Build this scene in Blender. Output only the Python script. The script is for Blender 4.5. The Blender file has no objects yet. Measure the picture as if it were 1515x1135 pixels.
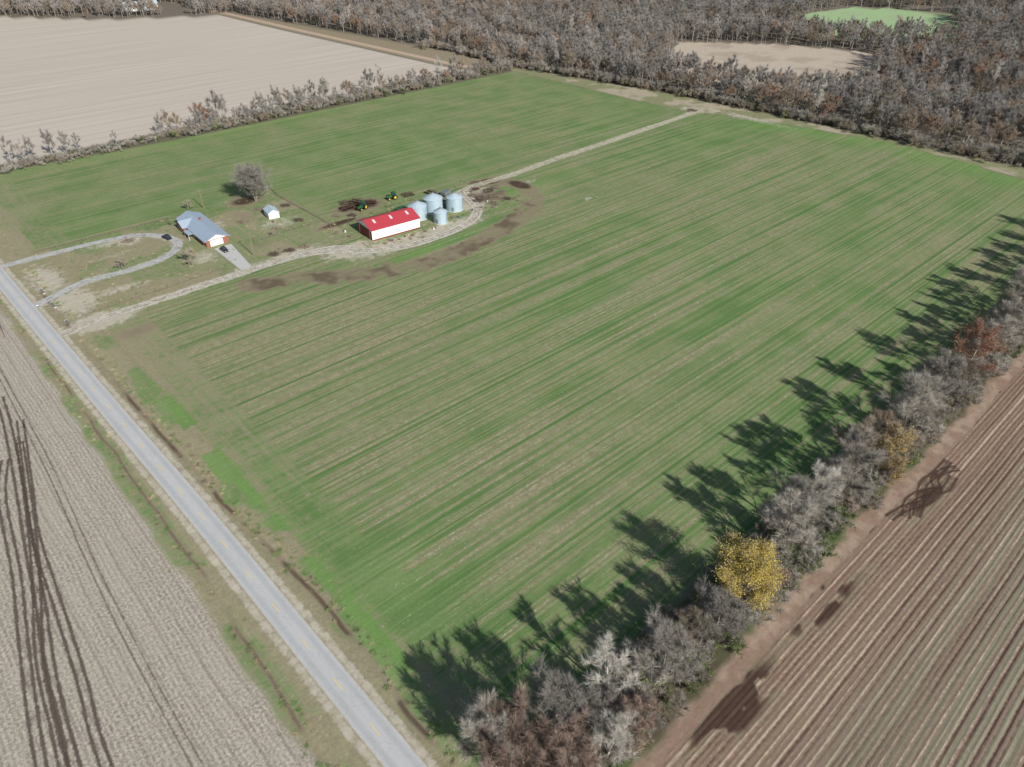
import bpy, bmesh, math, random
import numpy as np
from mathutils import Vector, Matrix

scene = bpy.context.scene
COL = scene.collection
random.seed(7)

# ------------------------------------------------------------------ helpers
def C(r, g, b):
    def l(c):
        c /= 255.0
        return c / 12.92 if c <= 0.04045 else ((c + 0.055) / 1.055) ** 2.4
    return (l(r), l(g), l(b), 1.0)

class NT:
    def __init__(s, name):
        s.mat = bpy.data.materials.new(name)
        s.mat.use_nodes = True
        s.t = s.mat.node_tree
        s.t.nodes.clear()
    def n(s, typ, **k):
        x = s.t.nodes.new(typ)
        for a, b in k.items():
            setattr(x, a, b)
        return x
    def put(s, sock, v):
        if isinstance(v, bpy.types.NodeSocket):
            s.t.links.new(v, sock)
        else:
            try:
                sock.default_value = v
            except Exception:
                sock.default_value = (v, v, v)
    def m(s, op, a, b=0.0, c=None):
        x = s.n('ShaderNodeMath', operation=op)
        s.put(x.inputs[0], a); s.put(x.inputs[1], b)
        if c is not None: s.put(x.inputs[2], c)
        return x.outputs[0]
    def add(s, *a):
        r = a[0]
        for q in a[1:]: r = s.m('ADD', r, q)
        return r
    def mul(s, a, b): return s.m('MULTIPLY', a, b)
    def sm(s, v, lo, hi):
        x = s.n('ShaderNodeMapRange', interpolation_type='SMOOTHSTEP')
        s.put(x.inputs[0], v); x.inputs[1].default_value = lo; x.inputs[2].default_value = hi
        return x.outputs[0]
    def mix(s, f, a, b, blend='MIX'):
        x = s.n('ShaderNodeMix', data_type='RGBA', blend_type=blend)
        s.put(x.inputs[0], f); s.put(x.inputs[6], a); s.put(x.inputs[7], b)
        return x.outputs[2]
    def noise(s, vec, scale, detail=3.0, rough=0.55):
        x = s.n('ShaderNodeTexNoise')
        if vec is not None: s.put(x.inputs['Vector'], vec)
        x.inputs['Scale'].default_value = scale
        x.inputs['Detail'].default_value = detail
        x.inputs['Roughness'].default_value = rough
        return x.outputs[0]
    def cen(s, v, a):
        return s.mul(s.m('SUBTRACT', v, 0.5), a)
    def attr(s, name, col=False):
        x = s.n('ShaderNodeAttribute', attribute_name=name)
        return x.outputs[0] if col else x.outputs[2]
    def pos(s): return s.n('ShaderNodeNewGeometry').outputs[0]
    def sep(s, v):
        x = s.n('ShaderNodeSeparateXYZ'); s.put(x.inputs[0], v); return x.outputs
    def comb(s, a, b, c=0.0):
        x = s.n('ShaderNodeCombineXYZ')
        s.put(x.inputs[0], a); s.put(x.inputs[1], b); s.put(x.inputs[2], c); return x.outputs[0]
    def scalecol(s, col, f):
        x = s.n('ShaderNodeVectorMath', operation='SCALE')
        s.put(x.inputs[0], col); s.put(x.inputs['Scale'], f); return x.outputs[0]
    def bump(s, h, strength, dist):
        x = s.n('ShaderNodeBump'); x.inputs['Strength'].default_value = strength
        x.inputs['Distance'].default_value = dist; s.put(x.inputs['Height'], h); return x.outputs[0]
    def out(s, col, rough=0.9, spec=0.1, metal=0.0, alpha=None, normal=None):
        p = s.n('ShaderNodeBsdfPrincipled')
        s.put(p.inputs['Base Color'], col); s.put(p.inputs['Roughness'], rough)
        p.inputs['Specular IOR Level'].default_value = spec
        p.inputs['Metallic'].default_value = metal
        if alpha is not None: s.put(p.inputs['Alpha'], alpha)
        if normal is not None: s.put(p.inputs['Normal'], normal)
        o = s.n('ShaderNodeOutputMaterial')
        s.t.links.new(p.outputs[0], o.inputs[0])
        return s.mat

def simple(name, col, rough=0.7, spec=0.3, metal=0.0, var=0.25, scale=1.5, dirt=None):
    k = NT(name)
    tc = k.n('ShaderNodeTexCoord').outputs['Object']
    n1 = k.noise(tc, scale, 4); n2 = k.noise(tc, scale * 7, 3)
    f = k.add(1.0, k.cen(n1, var * 1.6), k.cen(n2, var))
    c = k.scalecol(col[:3], f)
    if dirt:
        c = k.mix(k.sm(n1, 0.5, 0.75), c, dirt)
    return k.out(c, rough, spec, metal)

def ribbed(name, col, axis, period, depth=0.35, rough=0.45, spec=0.4, metal=0.0, var=0.2, dirt=None):
    k = NT(name)
    tc = k.n('ShaderNodeTexCoord').outputs['Object']
    sp = k.sep(tc)
    w = k.m('SINE', k.mul(sp[axis], 2 * math.pi / period))
    n1 = k.noise(tc, 0.6, 5); n2 = k.noise(tc, 5, 3)
    f = k.add(1.0, k.cen(n1, var * 1.8), k.cen(n2, var), k.mul(w, 0.06))
    c = k.scalecol(col[:3], f)
    if dirt:
        c = k.mix(k.mul(k.sm(n1, 0.48, 0.72), 0.7), c, dirt)
    return k.out(c, rough, spec, metal, normal=k.bump(w, depth, 0.05))

class MB:
    def __init__(s): s.v = []; s.f = []
    def poly(s, *pts):
        b = len(s.v); s.v += [tuple(p) for p in pts]; s.f.append(tuple(range(b, b + len(pts))))
    def box(s, cx, cy, cz, sx, sy, sz, tx=1.0, ty=1.0, ox=0.0):
        b = len(s.v)
        for z, kx, ky, o in ((cz - sz / 2, 1, 1, 0), (cz + sz / 2, tx, ty, ox)):
            for a, c in ((-1, -1), (1, -1), (1, 1), (-1, 1)):
                s.v.append((cx + o + a * sx / 2 * kx, cy + c * sy / 2 * ky, z))
        for q in ((3, 2, 1, 0), (4, 5, 6, 7), (0, 1, 5, 4), (1, 2, 6, 5), (2, 3, 7, 6), (3, 0, 4, 7)):
            s.f.append(tuple(b + i for i in q))
    def cyl(s, p0, p1, r0, r1, n=8, cap=True):
        p0 = Vector(p0); p1 = Vector(p1); d = (p1 - p0)
        if d.length < 1e-6: return
        d.normalize()
        a = d.orthogonal().normalized(); c = d.cross(a); b = len(s.v)
        for p, r in ((p0, r0), (p1, r1)):
            for i in range(n):
                t = 2 * math.pi * i / n
                s.v.append(tuple(p + (a * math.cos(t) + c * math.sin(t)) * r))
        for i in range(n):
            j = (i + 1) % n
            s.f.append((b + i, b + j, b + n + j, b + n + i))
        if cap:
            s.f.append(tuple(b + i for i in reversed(range(n))))
            s.f.append(tuple(b + n + i for i in range(n)))
    def prism(s, prof, x0, x1):
        n = len(prof); b = len(s.v)
        for x in (x0, x1):
            for y, z in prof: s.v.append((x, y, z))
        for i in range(n):
            j = (i + 1) % n; s.f.append((b + i, b + j, b + n + j, b + n + i))
        s.f.append(tuple(b + i for i in reversed(range(n)))); s.f.append(tuple(b + n + i for i in range(n)))
    def mesh(s, name, mat, smooth=False):
        me = bpy.data.meshes.new(name); me.from_pydata(s.v, [], s.f); me.update()
        for m_ in (mat if isinstance(mat, (list, tuple)) else [mat]): me.materials.append(m_)
        if smooth: me.polygons.foreach_set('use_smooth', [True] * len(me.polygons))
        return me
    def obj(s, name, mat, parent=None, loc=(0, 0, 0), rz=0.0, smooth=False, bevel=0.0):
        me = s.mesh(name, mat, smooth)
        if bevel:
            bm = bmesh.new(); bm.from_mesh(me)
            bmesh.ops.recalc_face_normals(bm, faces=bm.faces)
            bmesh.ops.bevel(bm, geom=bm.edges[:], offset=bevel, segments=2, affect='EDGES')
            bm.to_mesh(me); bm.free()
        o = bpy.data.objects.new(name, me); COL.objects.link(o)
        o.location = loc; o.rotation_euler = (0, 0, rz)
        if parent: o.parent = parent
        return o

def empty(name, loc, rz, label, category, group=None, scale=1.0):
    o = bpy.data.objects.new(name, None); COL.objects.link(o)
    o.empty_display_size = 0.5
    o.location = loc; o.rotation_euler = (0, 0, rz); o.scale = (scale,) * 3
    o['label'] = label; o['category'] = category
    if group: o['group'] = group
    return o

# ------------------------------------------------------------------ numpy noise + masks
def vnoise(x, y, scale, seed=0):
    x = x / scale; y = y / scale
    xi = np.floor(x).astype(np.int64); yi = np.floor(y).astype(np.int64)
    fx = x - xi; fy = y - yi
    fx = fx * fx * (3 - 2 * fx); fy = fy * fy * (3 - 2 * fy)
    def h(a, b):
        n = (a * 374761393 + b * 668265263 + seed * 974634777) & 0xffffffff
        n = ((n ^ (n >> 13)) * 1274126177) & 0xffffffff
        return ((n ^ (n >> 16)) & 0xffff) / 65535.0
    return (h(xi, yi) * (1 - fx) + h(xi + 1, yi) * fx) * (1 - fy) + (h(xi, yi + 1) * (1 - fx) + h(xi + 1, yi + 1) * fx) * fy
def fnoise(x, y, scale, seed=0):
    return (vnoise(x, y, scale, seed) * .55 + vnoise(x, y, scale / 2.1, seed + 1) * .28 + vnoise(x, y, scale / 4.3, seed + 2) * .17)
def ss(v, lo, hi):
    t = np.clip((v - lo) / (hi - lo), 0, 1); return t * t * (3 - 2 * t)
def pdist(X, Y, pts):
    d = np.full(X.shape, 1e9)
    for (x0, y0), (x1, y1) in zip(pts[:-1], pts[1:]):
        dx, dy = x1 - x0, y1 - y0
        t = np.clip(((X - x0) * dx + (Y - y0) * dy) / (dx * dx + dy * dy), 0, 1)
        d = np.minimum(d, np.hypot(X - x0 - t * dx, Y - y0 - t * dy))
    return d
def inpoly(X, Y, pts):
    r = np.zeros(np.shape(X), bool); n = len(pts)
    for i in range(n):
        x0, y0 = pts[i]; x1, y1 = pts[(i + 1) % n]
        c = ((y0 > Y) != (y1 > Y)) & (X < (x1 - x0) * (Y - y0) / ((y1 - y0) + 1e-9) + x0)
        r ^= c
    return r

# ------------------------------------------------------------------ survey of the place (metres)
ROAD = [(30, -250), (28.6, -40), (28.1, 40), (27.6, 76), (26.9, 132), (25.2, 195), (22.9, 296), (20.5, 420), (16, 640), (8, 1000)]
def road_x(y): return np.interp(y, [p[1] for p in ROAD], [p[0] for p in ROAD])
TRACK = [(27, 239), (33, 239.8), (40, 241), (53, 241), (71, 241), (89, 241), (107, 240), (121, 238), (130, 232)]
SOUTH = [(112, 239.5), (120, 236), (133, 225), (145, 219.5), (158, 218), (172, 219), (183, 223), (191, 231), (196, 244), (199, 250)]
FTRACK = [(186, 243), (196, 248.5), (206, 251), (230, 250.5), (265, 252.5), (301, 253), (344, 254.5), (388, 256)]
ARC = [(86, 230), (95, 226), (109, 218), (125, 208), (139, 203), (158, 202), (182, 205.5), (203, 212), (216, 221), (220.5, 231), (219, 243), (212, 252)]
CIRC = [(25, 264), (38, 270), (45, 272), (58, 270.5), (70, 271.5), (78, 276), (81.5, 283), (79.5, 292), (72, 300), (62, 303), (48, 304.3), (31, 305), (24, 305)]
RDITCH = [(31, 300), (30.5, 250), (30.4, 233), (30.9, 200), (31.5, 170), (33, 126), (35.2, 95), (34.8, 79), (34, 65), (34, 30)]
CLEAR1 = [(548, 392), (600, 330), (625, 258), (500, 212), (452, 262), (462, 345)]
CLEAR2 = [(750, 395), (835, 380), (860, 300), (735, 235), (650, 318)]
CLEAR3 = [(460, 485), (484, 505), (505, 455), (476, 430)]
FX_Y = [-300, 84, 148, 200, 250, 269, 340, 407, 430]
FX_X = [430, 403, 411, 402, 386, 379, 377, 374, 372]
FOR_Y = [-300, 88, 140, 199, 294, 360, 419, 478, 693, 836, 1600]
FOR_X = [440, 418, 416, 413, 406, 393, 382, 383, 350, 326, 260]
PALE_Y = [428, 461, 662, 819, 1000]; PALE_X = [353, 347, 331, 322, 310]
NB_X = [-400, 161, 228, 307, 335, 400]; NB_Y = [1240, 915, 832, 786, 775, 775]

# ------------------------------------------------------------------ ground grid
xs = np.concatenate([-40 - np.geomspace(2, 5000, 26)[::-1], np.arange(-40, 12, .8), np.arange(12, 40, .4), np.arange(40, 260, .8),
                     np.arange(260, 440, 1.2), 440 + np.geomspace(2, 900, 130), np.array([1700, 2500, 4000, 6000.])])
ys = np.concatenate([-30 - np.geomspace(2, 4000, 26)[::-1], np.arange(-30, 60, .6), np.arange(60, 310, .8), np.arange(310, 440, 1.2),
                     440 + np.geomspace(2, 900, 130), np.array([1700, 2500, 4000, 6000.])])
X, Y = np.meshgrid(xs, ys)
nj = fnoise(X, Y, 9, 3); nj2 = fnoise(X, Y, 3.2, 9); nb = fnoise(X, Y, 45, 21); nc = fnoise(X, Y, 18, 33)
Xj = X + (nj - .5) * 5; Yj = Y + (fnoise(X, Y, 9, 5) - .5) * 5
RX = road_x(Y)
tint = np.zeros(X.shape + (3,)); tint[:] = C(120, 111, 99)[:3]
def lay(mask, col):
    global tint
    tint = tint * (1 - mask[..., None]) + np.array(col[:3]) * mask[..., None]
lay(ss(nb, .4, .7) * .5, C(110, 102, 84))
pf = ss(np.interp(Y, PALE_Y, PALE_X) - X, 0, 3) * ss(Y, 429, 433) * ss(np.interp(X, NB_X, NB_Y) - Y, 0, 6) * ss(X, 19, 22)
levee = ss(X - np.interp(Y, PALE_Y, PALE_X), 0, 3) * ss(np.interp(Y, FOR_Y, FOR_X) - X, -6, 4) * ss(Y, 430, 436)
lay(levee, C(148, 136, 112)); lay(levee * ss(np.abs(X - np.interp(Y, PALE_Y, PALE_X) - 9), 4, 2), C(190, 166, 144))
for cp, cc in ((CLEAR1, C(190, 176, 157)), (CLEAR2, C(160, 184, 136)), (CLEAR3, C(186, 172, 154))):
    lay(inpoly(Xj, Yj, cp).astype(float), cc)
lay(inpoly(Xj, Yj, CLEAR1) * ss(nc, .45, .6) * .5, C(160, 142, 122)); lay(inpoly(Xj, Yj, CLEAR2) * ss(nc, .5, .65) * .5, C(168, 168, 134))
fx = np.interp(Y, FX_Y, FX_X); fo = np.interp(Y, FOR_Y, FOR_X)
strip = ss(X, fx - 2, fx + 2) * ss(fo - X, -3, 2) * ss(430 - Y, 0, 4) * ss(Y, 30, 34)
lay(strip, C(138, 138, 104)); lay(strip * ss(nj * .5 + nc * .5, .48, .6) * .8, C(180, 167, 146))
lay(ss(Y, 407, 411) * ss(432 - Y, 0, 3) * ss(378 - X, 0, 4) * ss(X, 22, 26), C(110, 106, 88))
clod = ss(16.8 - X - (nj - .5) * 3.0 - 1.5 * (nc - .5), -1, 1)
lay(ss(Xj, 12, 14) * ss(38 - Xj, 0, 2) * ss(412 - Y, 0, 4), C(166, 157, 132))
trow = ss(Yj, 29, 31) * ss(46 - Yj, 0, 3) * ss(X, 36, 39)
lay(trow, C(92, 85, 68)); lay(trow * ss(nc, .42, .56) * .85, C(82, 102, 60))
lay(ss(Y, 26, 27.5) * ss(33.0 - Yj, 0, 2) * ss(X, 32, 38), C(166, 145, 127)); lay(ss(Y, 26, 27.5) * ss(33.0 - Yj, 0, 2) * ss(X, 32, 38) * ss(nj2, .42, .62) * .7, C(138, 114, 98))
furrow = ss(28.6 - Y - (nj2 - .5) * 2.5 + (nb - .5) * 3, -.6, .8) * ss(X, 36, 39)
ytop = np.interp(X, [36, 50, 130, 230, 375], [420, 419, 413, 410.5, 407])
field = ss(X + (nj - .5) * 3, 36.5, 38.5) * ss(fx - X - (nj - .5) * 6, -1, 1.5) * ss(ytop - Y, -.5, 1.5) * ss(Y + (nj - .5) * 5, 43, 46.5)
verge = ss(X, 15.0, 17) * ss(40 - X, 0, 2) * ss(414 - Y, 0, 4) * ss(np.abs(X - RX), 2.9, 4.2)
yard = ss(Xj, 33, 36) * ss(135.5 - X, -.5, .5) * ss(Y, 242.5, 244) * ss(311 - Y, 0, 1.5)
cover = .51 + (nb - .5) * .24 + (nc - .5) * .18
def bl(cx, cy, rx, ry): return np.exp(-(((X - cx) / rx) ** 2 + ((Y - cy) / ry) ** 2))
cover -= .18 * bl(64, 200, 42, 38) + .08 * bl(140, 165, 70, 28)
cover += .25 * bl(46, 110, 6, 40) + .22 * bl(50, 86, 14, 16) + .12 * bl(120, 58, 90, 10) + .08 * bl(300, 110, 120, 40)
cover += .22 * ss(X, fx - 30, fx - 4) * ss(235 - Y, 0, 20) + .20 * bl(215, 235, 40, 10) + .2 * bl(340, 225, 60, 20)
cover += .06 * ss(Y, 255, 275)
cover -= .30 * ss(44 - X, 0, 6) * ss(nc, .4, .6)
cover -= .44 * yard * ss(nc + .3 * (nj - .5), .47, .60)
cover += .8 * bl(150, 211, 30, 2.0) * (1 - yard) + .5 * bl(190, 215, 15, 2)
gband = ss(X - 1.5 * (nj - .5) * 3, 35.2, 36.6) * ss(200 - Y, 0, 25) * ss(Y, 62, 74) * ss(nc + .6 * (nj - .5), .26, .44)
vgreen = ss(nc + .5 * (nj - .5), .40, .60) * (.45 + .55 * ss(260 - Y, 0, 60))
cover = cover * (1 - verge) + verge * (.05 + .62 * vgreen * (ss(Xj, 33, 35) + .8 * ss(22.5 - Xj, 0, 2)))
cover = np.maximum(cover, gband * .85 * ss(42.5 - X, 0, 4))
bright = np.clip(.35 * ss(X, fx - 26, fx - 6) * ss(235 - Y, 0, 25) + .15 * bl(50, 84, 12, 14) + .5 * gband * ss(43 - X, 0, 4) + .3 * ss(Y, 398, 408) * field
                 + .5 * bl(145, 212, 30, 3) + .2 * bl(120, 55, 80, 8) + .4 * bl(215, 232, 30, 8) + verge * .2 * vgreen + .08, 0, 1)
kfield = np.maximum(np.maximum(field, yard), verge * .9)
calm = 1 - .48 * ss(Y, 250, 262)
mud = np.zeros(X.shape)
dr = pdist(X + (nj - .5) * 1.2, Y, RDITCH)
mud = np.maximum(mud, ss(1.4 - dr, -.1, 1.2) * ss(Y, 50, 60) * (.48 + .40 * ss(nj, .4, .65)) * ss(290 - Y, 0, 5))
ld = np.abs(X - np.interp(Y, [60, 74, 92, 124, 169, 249], [18.2, 18.6, 19.5, 20, 19.8, 19.2]) + (nj - .5) * 1.5)
mud = np.maximum(mud, ss(1.1 - ld, 0, .9) * (.42 + .36 * ss(nc, .45, .6)) * ss(250 - Y, 0, 10))
wetn = ss(fnoise(X * .45, Y * 1.3, 6, 55) + .35 * (nj2 - .5), .38, .6)
wx = np.clip(bl(76, 26, 16, 5.5) + bl(108, 27, 12, 4.5) + .7 * bl(155, 25.0, 14, 4) + .4 * bl(128, 25, 14, 4), 0, 1)
mud = np.maximum(mud, wx * (.25 + 1.1 * wetn) * ss(30 - Yj, 0, 2))
pa = pdist(X + (nj - .5) * 8, Y + (nj2 - .5) * 6, ARC)
mud = np.maximum(mud, ss(8.2 - pa, -.5, 5.0) * (.58 + .26 * ss(nj, .35, .7)))
mud = np.maximum(mud, 1.3 * np.clip(bl(223, 238, 5, 9) + bl(215, 251, 6, 5), 0, 1))
mud = np.maximum(mud, 1.3 * bl(138, 256, 12, 2.6)); mud = np.maximum(mud, 1.3 * bl(154, 266, 12, 7) * (.5 + nj))
mud = np.maximum(mud, 1.1 * bl(120, 305, 9, 7)); mud = np.maximum(mud, .70 * bl(46, 225, 9, 5) * (.5 + nj)); mud = np.maximum(mud, 1.0 * bl(202, 238, 12, 8) * (.4 + nj))
mud = np.maximum(mud, .50 * bl(112, 292, 10, 14) * (.5 + nj2)); mud = np.maximum(mud, .8 * bl(175, 248, 14, 3) * (.5 + nj))
mud = np.maximum(mud, .55 * bl(52, 285, 12, 3) * (.4 + nj)); mud = np.maximum(mud, .62 * bl(105, 258, 10, 4) * (.4 + nj))
pale = np.zeros(X.shape)
for cx, cy, rx, ry, v in ((126, 231, 14, 7, .9), (140, 224, 21, 6.5, .88), (170, 222, 19, 6, .88), (192, 236, 10, 12, .82), (37, 258, 8, 13, 1.0), (34, 284, 7, 16, .9), (62, 300, 14, 6, .66), (68, 296.5, 6, 5, 1.0),
                          (40, 240, 14, 7, 1.0), (105, 243, 28, 4, .72), (225, 238, 12, 4, .6), (205, 243, 10, 9, .7), (84, 262, 8, 10, .62), (385, 260, 6, 10, .8), (395, 230, 6, 40, .6),
                          (235, 205, 12, 3, .5), (98, 290, 8, 12, .6), (120, 272, 14, 10, .55), (52, 258, 16, 4, .6), (58, 287, 14, 3, .5)):
    pale = np.maximum(pale, v * bl(cx, cy, rx, ry) * (.6 + .8 * nj))
pale = np.maximum(pale, .62 * ss(4.2 - pdist(X, Y, FTRACK), 0, 2.5) * (.6 + .8 * nj))
pale = np.maximum(pale, .63 * ss(4.6 - pdist(X, Y, TRACK), 0, 3) * (.5 + nj)); pale = np.maximum(pale, .62 * ss(4.4 - pdist(X, Y, CIRC), 0, 3) * (.4 + nj))
pale = np.maximum(pale, .64 * ss(1.5 - np.abs(np.abs(X - RX) - 3.6), 0, 1.2))
Z = -0.42 * np.exp(-(dr / 1.7) ** 2) * ss(Y, 20, 50) * ss(300 - Y, 0, 10) * (1 - np.clip(bl(30, 240, 4, 5), 0, 1)) - .3 * np.exp(-(ld / 1.4) ** 2)

ny, nx = X.shape
verts = np.stack([X, Y, Z], -1).reshape(-1, 3).astype(np.float32)
idx = np.arange(nx * ny).reshape(ny, nx)
quads = np.stack([idx[:-1, :-1], idx[:-1, 1:], idx[1:, 1:], idx[1:, :-1]], -1).reshape(-1, 4)
me = bpy.data.meshes.new('ground')
me.vertices.add(len(verts)); me.vertices.foreach_set('co', verts.ravel())
me.loops.add(quads.size); me.loops.foreach_set('vertex_index', quads.ravel().astype(np.int32))
me.polygons.add(len(quads)); me.polygons.foreach_set('loop_start', np.arange(0, quads.size, 4, dtype=np.int32))
me.polygons.foreach_set('use_smooth', np.ones(len(quads), bool))
me.update(calc_edges=True)
headm = np.maximum(np.maximum(ss(52 - X - (nj - .5) * 2, 0, 2), yard), verge)
for nm, arr in (('cover', cover), ('kfield', kfield), ('kfurrow', furrow), ('kclod', clod), ('kpale', pf), ('mud', mud), ('pale', pale), ('bright', bright), ('head', headm), ('calm', calm)):
    a = me.attributes.new(nm, 'FLOAT', 'POINT'); a.data.foreach_set('value', np.clip(arr, -1, 2).ravel().astype(np.float32))
a = me.attributes.new('tint', 'FLOAT_COLOR', 'POINT')
a.data.foreach_set('color', np.concatenate([tint, np.ones(X.shape + (1,))], -1).ravel().astype(np.float32))

k = NT('ground_soil')
P = k.pos(); sp = k.sep(P); x_, y_ = sp[0], sp[1]
n1 = k.noise(P, 0.06, 4); n2 = k.noise(P, 0.45, 5, .6); nm_ = k.noise(P, 1.3, 6, .8)
yw = k.add(y_, k.mul(x_, .012))
sA = k.noise(k.comb(k.mul(x_, .0035), k.mul(yw, .30)), 1.0, 2, .5)
sB = k.noise(k.comb(k.mul(x_, .008), k.mul(yw, 1.05), 7.0), 1.0, 3, .6)
sX = k.noise(k.comb(k.mul(x_, .004), k.mul(yw, .40)), 1.0, 6, .75)
sX2 = k.noise(k.comb(k.mul(x_, .30), k.mul(yw, 1.9)), 1.0, 5, .75)
sY = k.noise(k.comb(k.mul(x_, .9), k.mul(y_, .02)), 1.0, 5, .65)
head = k.attr('head'); nh_ = k.m('SUBTRACT', 1.0, head); calm_ = k.attr('calm')
stripe = k.mul(k.mul(k.add(k.cen(sA, .75), k.cen(sB, 1.7)), nh_), calm_)
stripe = k.add(stripe, k.mul(k.add(k.cen(sY, .7), k.cen(n2, 1.2)), head))
pas = k.m('SINE', k.mul(yw, 2 * math.pi / 7.9))
pline = k.mul(k.mul(k.mul(k.sm(k.add(pas, k.cen(sB, .3)), .90, 1.0), nh_), .32), calm_)
row = k.mul(k.mul(k.m('SINE', k.mul(yw, 2 * math.pi / 1.5)), .045), k.mul(nh_, calm_))
col = k.scalecol(k.attr('tint', True), k.add(1.0, k.cen(n2, .6), k.cen(nm_, .8)))
cov = k.add(k.attr('cover'), stripe, pline, k.cen(sX2, 1.0), k.cen(nm_, .9), k.cen(n1, .35))
g = k.mix(k.sm(k.add(n1, k.cen(sB, 1.4)), .25, .75), C(123, 139, 92), C(96, 121, 72))
g = k.mix(k.attr('bright'), g, C(114, 148, 80))
g = k.mix(k.mul(pline, 1.2), g, C(82, 112, 62))
soil = k.mix(k.sm(k.add(n2, k.cen(nm_, .8)), .3, .7), C(134, 128, 99), C(153, 146, 115))
soil = k.mix(k.mul(head, .4), soil, C(152, 143, 117))
fc = k.mix(k.sm(cov, .18, .80), soil, g)
straw = k.mul(k.sm(k.add(k.cen(nm_, 1.2), k.cen(sX2, 2.0), k.mul(stripe, -.5), k.cen(n1, .3)), .24, .48), .66)
fc = k.mix(straw, fc, C(190, 183, 158))
fc = k.scalecol(fc, k.add(1.05, k.cen(nm_, .75), row))
col = k.mix(k.attr('kfield'), col, fc)
# furrowed field: straight rows
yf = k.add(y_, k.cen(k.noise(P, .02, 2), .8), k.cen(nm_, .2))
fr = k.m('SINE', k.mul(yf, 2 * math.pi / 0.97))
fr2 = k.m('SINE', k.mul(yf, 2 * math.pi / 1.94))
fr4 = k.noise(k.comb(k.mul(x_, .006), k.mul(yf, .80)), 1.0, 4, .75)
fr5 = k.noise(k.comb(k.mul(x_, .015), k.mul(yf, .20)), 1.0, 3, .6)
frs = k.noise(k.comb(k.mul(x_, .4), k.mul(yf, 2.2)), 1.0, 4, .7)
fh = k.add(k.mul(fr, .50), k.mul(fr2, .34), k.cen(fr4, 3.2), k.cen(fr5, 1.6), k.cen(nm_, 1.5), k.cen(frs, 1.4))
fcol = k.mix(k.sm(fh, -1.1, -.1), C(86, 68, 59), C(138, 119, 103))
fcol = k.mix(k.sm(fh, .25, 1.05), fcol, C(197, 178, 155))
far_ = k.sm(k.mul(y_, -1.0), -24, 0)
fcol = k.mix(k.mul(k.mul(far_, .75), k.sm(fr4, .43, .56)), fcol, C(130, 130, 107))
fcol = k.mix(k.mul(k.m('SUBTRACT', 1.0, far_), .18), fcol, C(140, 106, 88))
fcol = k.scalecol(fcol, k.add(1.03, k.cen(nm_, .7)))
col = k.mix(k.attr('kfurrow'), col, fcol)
# soil west of road
cl2 = k.noise(P, 1.8, 5, .8)
rx = k.add(x_, k.cen(k.noise(P, .03, 2), 2.5))
dk = k.m('SINE', k.mul(rx, 2 * math.pi / 3.6))
r1 = k.m('SINE', k.mul(rx, 2 * math.pi / 0.9))
dark = k.mul(k.sm(k.add(dk, k.cen(nm_, .5), k.cen(sY, .6), k.cen(n1, .5)), .86, 1.06), .36)
cc = k.mix(k.sm(k.add(cl2, k.mul(r1, .04)), .32, .68), C(134, 124, 111), C(194, 184, 168))
cc = k.mix(k.mul(k.sm(n1, .42, .62), .40), cc, C(176, 167, 151))
cc = k.mix(dark, cc, C(112, 101, 90))
cc = k.scalecol(cc, k.add(1.04, k.cen(cl2, .5), k.cen(sY, .35), k.cen(n2, .25)))
col = k.mix(k.attr('kclod'), col, cc)
# pale field
pl = k.mix(k.sm(k.add(sX, k.cen(sB, .6)), .35, .65), C(186, 174, 158), C(202, 191, 176))
col = k.mix(k.attr('kpale'), col, k.scalecol(pl, k.add(1.0, k.cen(n2, .10), k.cen(sX2, .12))))
pm = k.sm(k.add(k.attr('pale'), k.cen(n2, .9), k.cen(nm_, .5)), .32, .72)
col = k.mix(k.mul(pm, .85), col, k.scalecol(C(192, 183, 165)[:3], k.add(1, k.cen(nm_, .4), k.cen(n2, .5))))
mm = k.sm(k.add(k.attr('mud'), k.cen(n2, .9), k.cen(nm_, .7)), .30, .74)
mudc = k.mix(k.sm(k.attr('mud'), .62, 1.0), C(140, 126, 106), C(72, 54, 46))
col = k.mix(k.mul(mm, .9), col, k.scalecol(mudc, k.add(1, k.cen(nm_, .8), k.cen(n2, .6))))
h = k.add(k.mul(k.mul(nm_, .7), k.m('SUBTRACT', 1.0, k.mul(k.attr('kclod'), .3))), k.mul(n2, .3), k.mul(k.mul(k.add(k.mul(fr, .20), k.mul(fr2, .14), k.mul(fr4, 1.2)), .8), k.attr('kfurrow')), k.mul(k.mul(cl2, .35), k.attr('kclod')), k.mul(k.mul(sX2, .4), k.attr('kfield')))
gm = k.out(col, .95, .05, normal=k.bump(h, .6, .25))
me.materials.append(gm)
ground = bpy.data.objects.new('ground', me); COL.objects.link(ground); ground['kind'] = 'structure'

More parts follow.
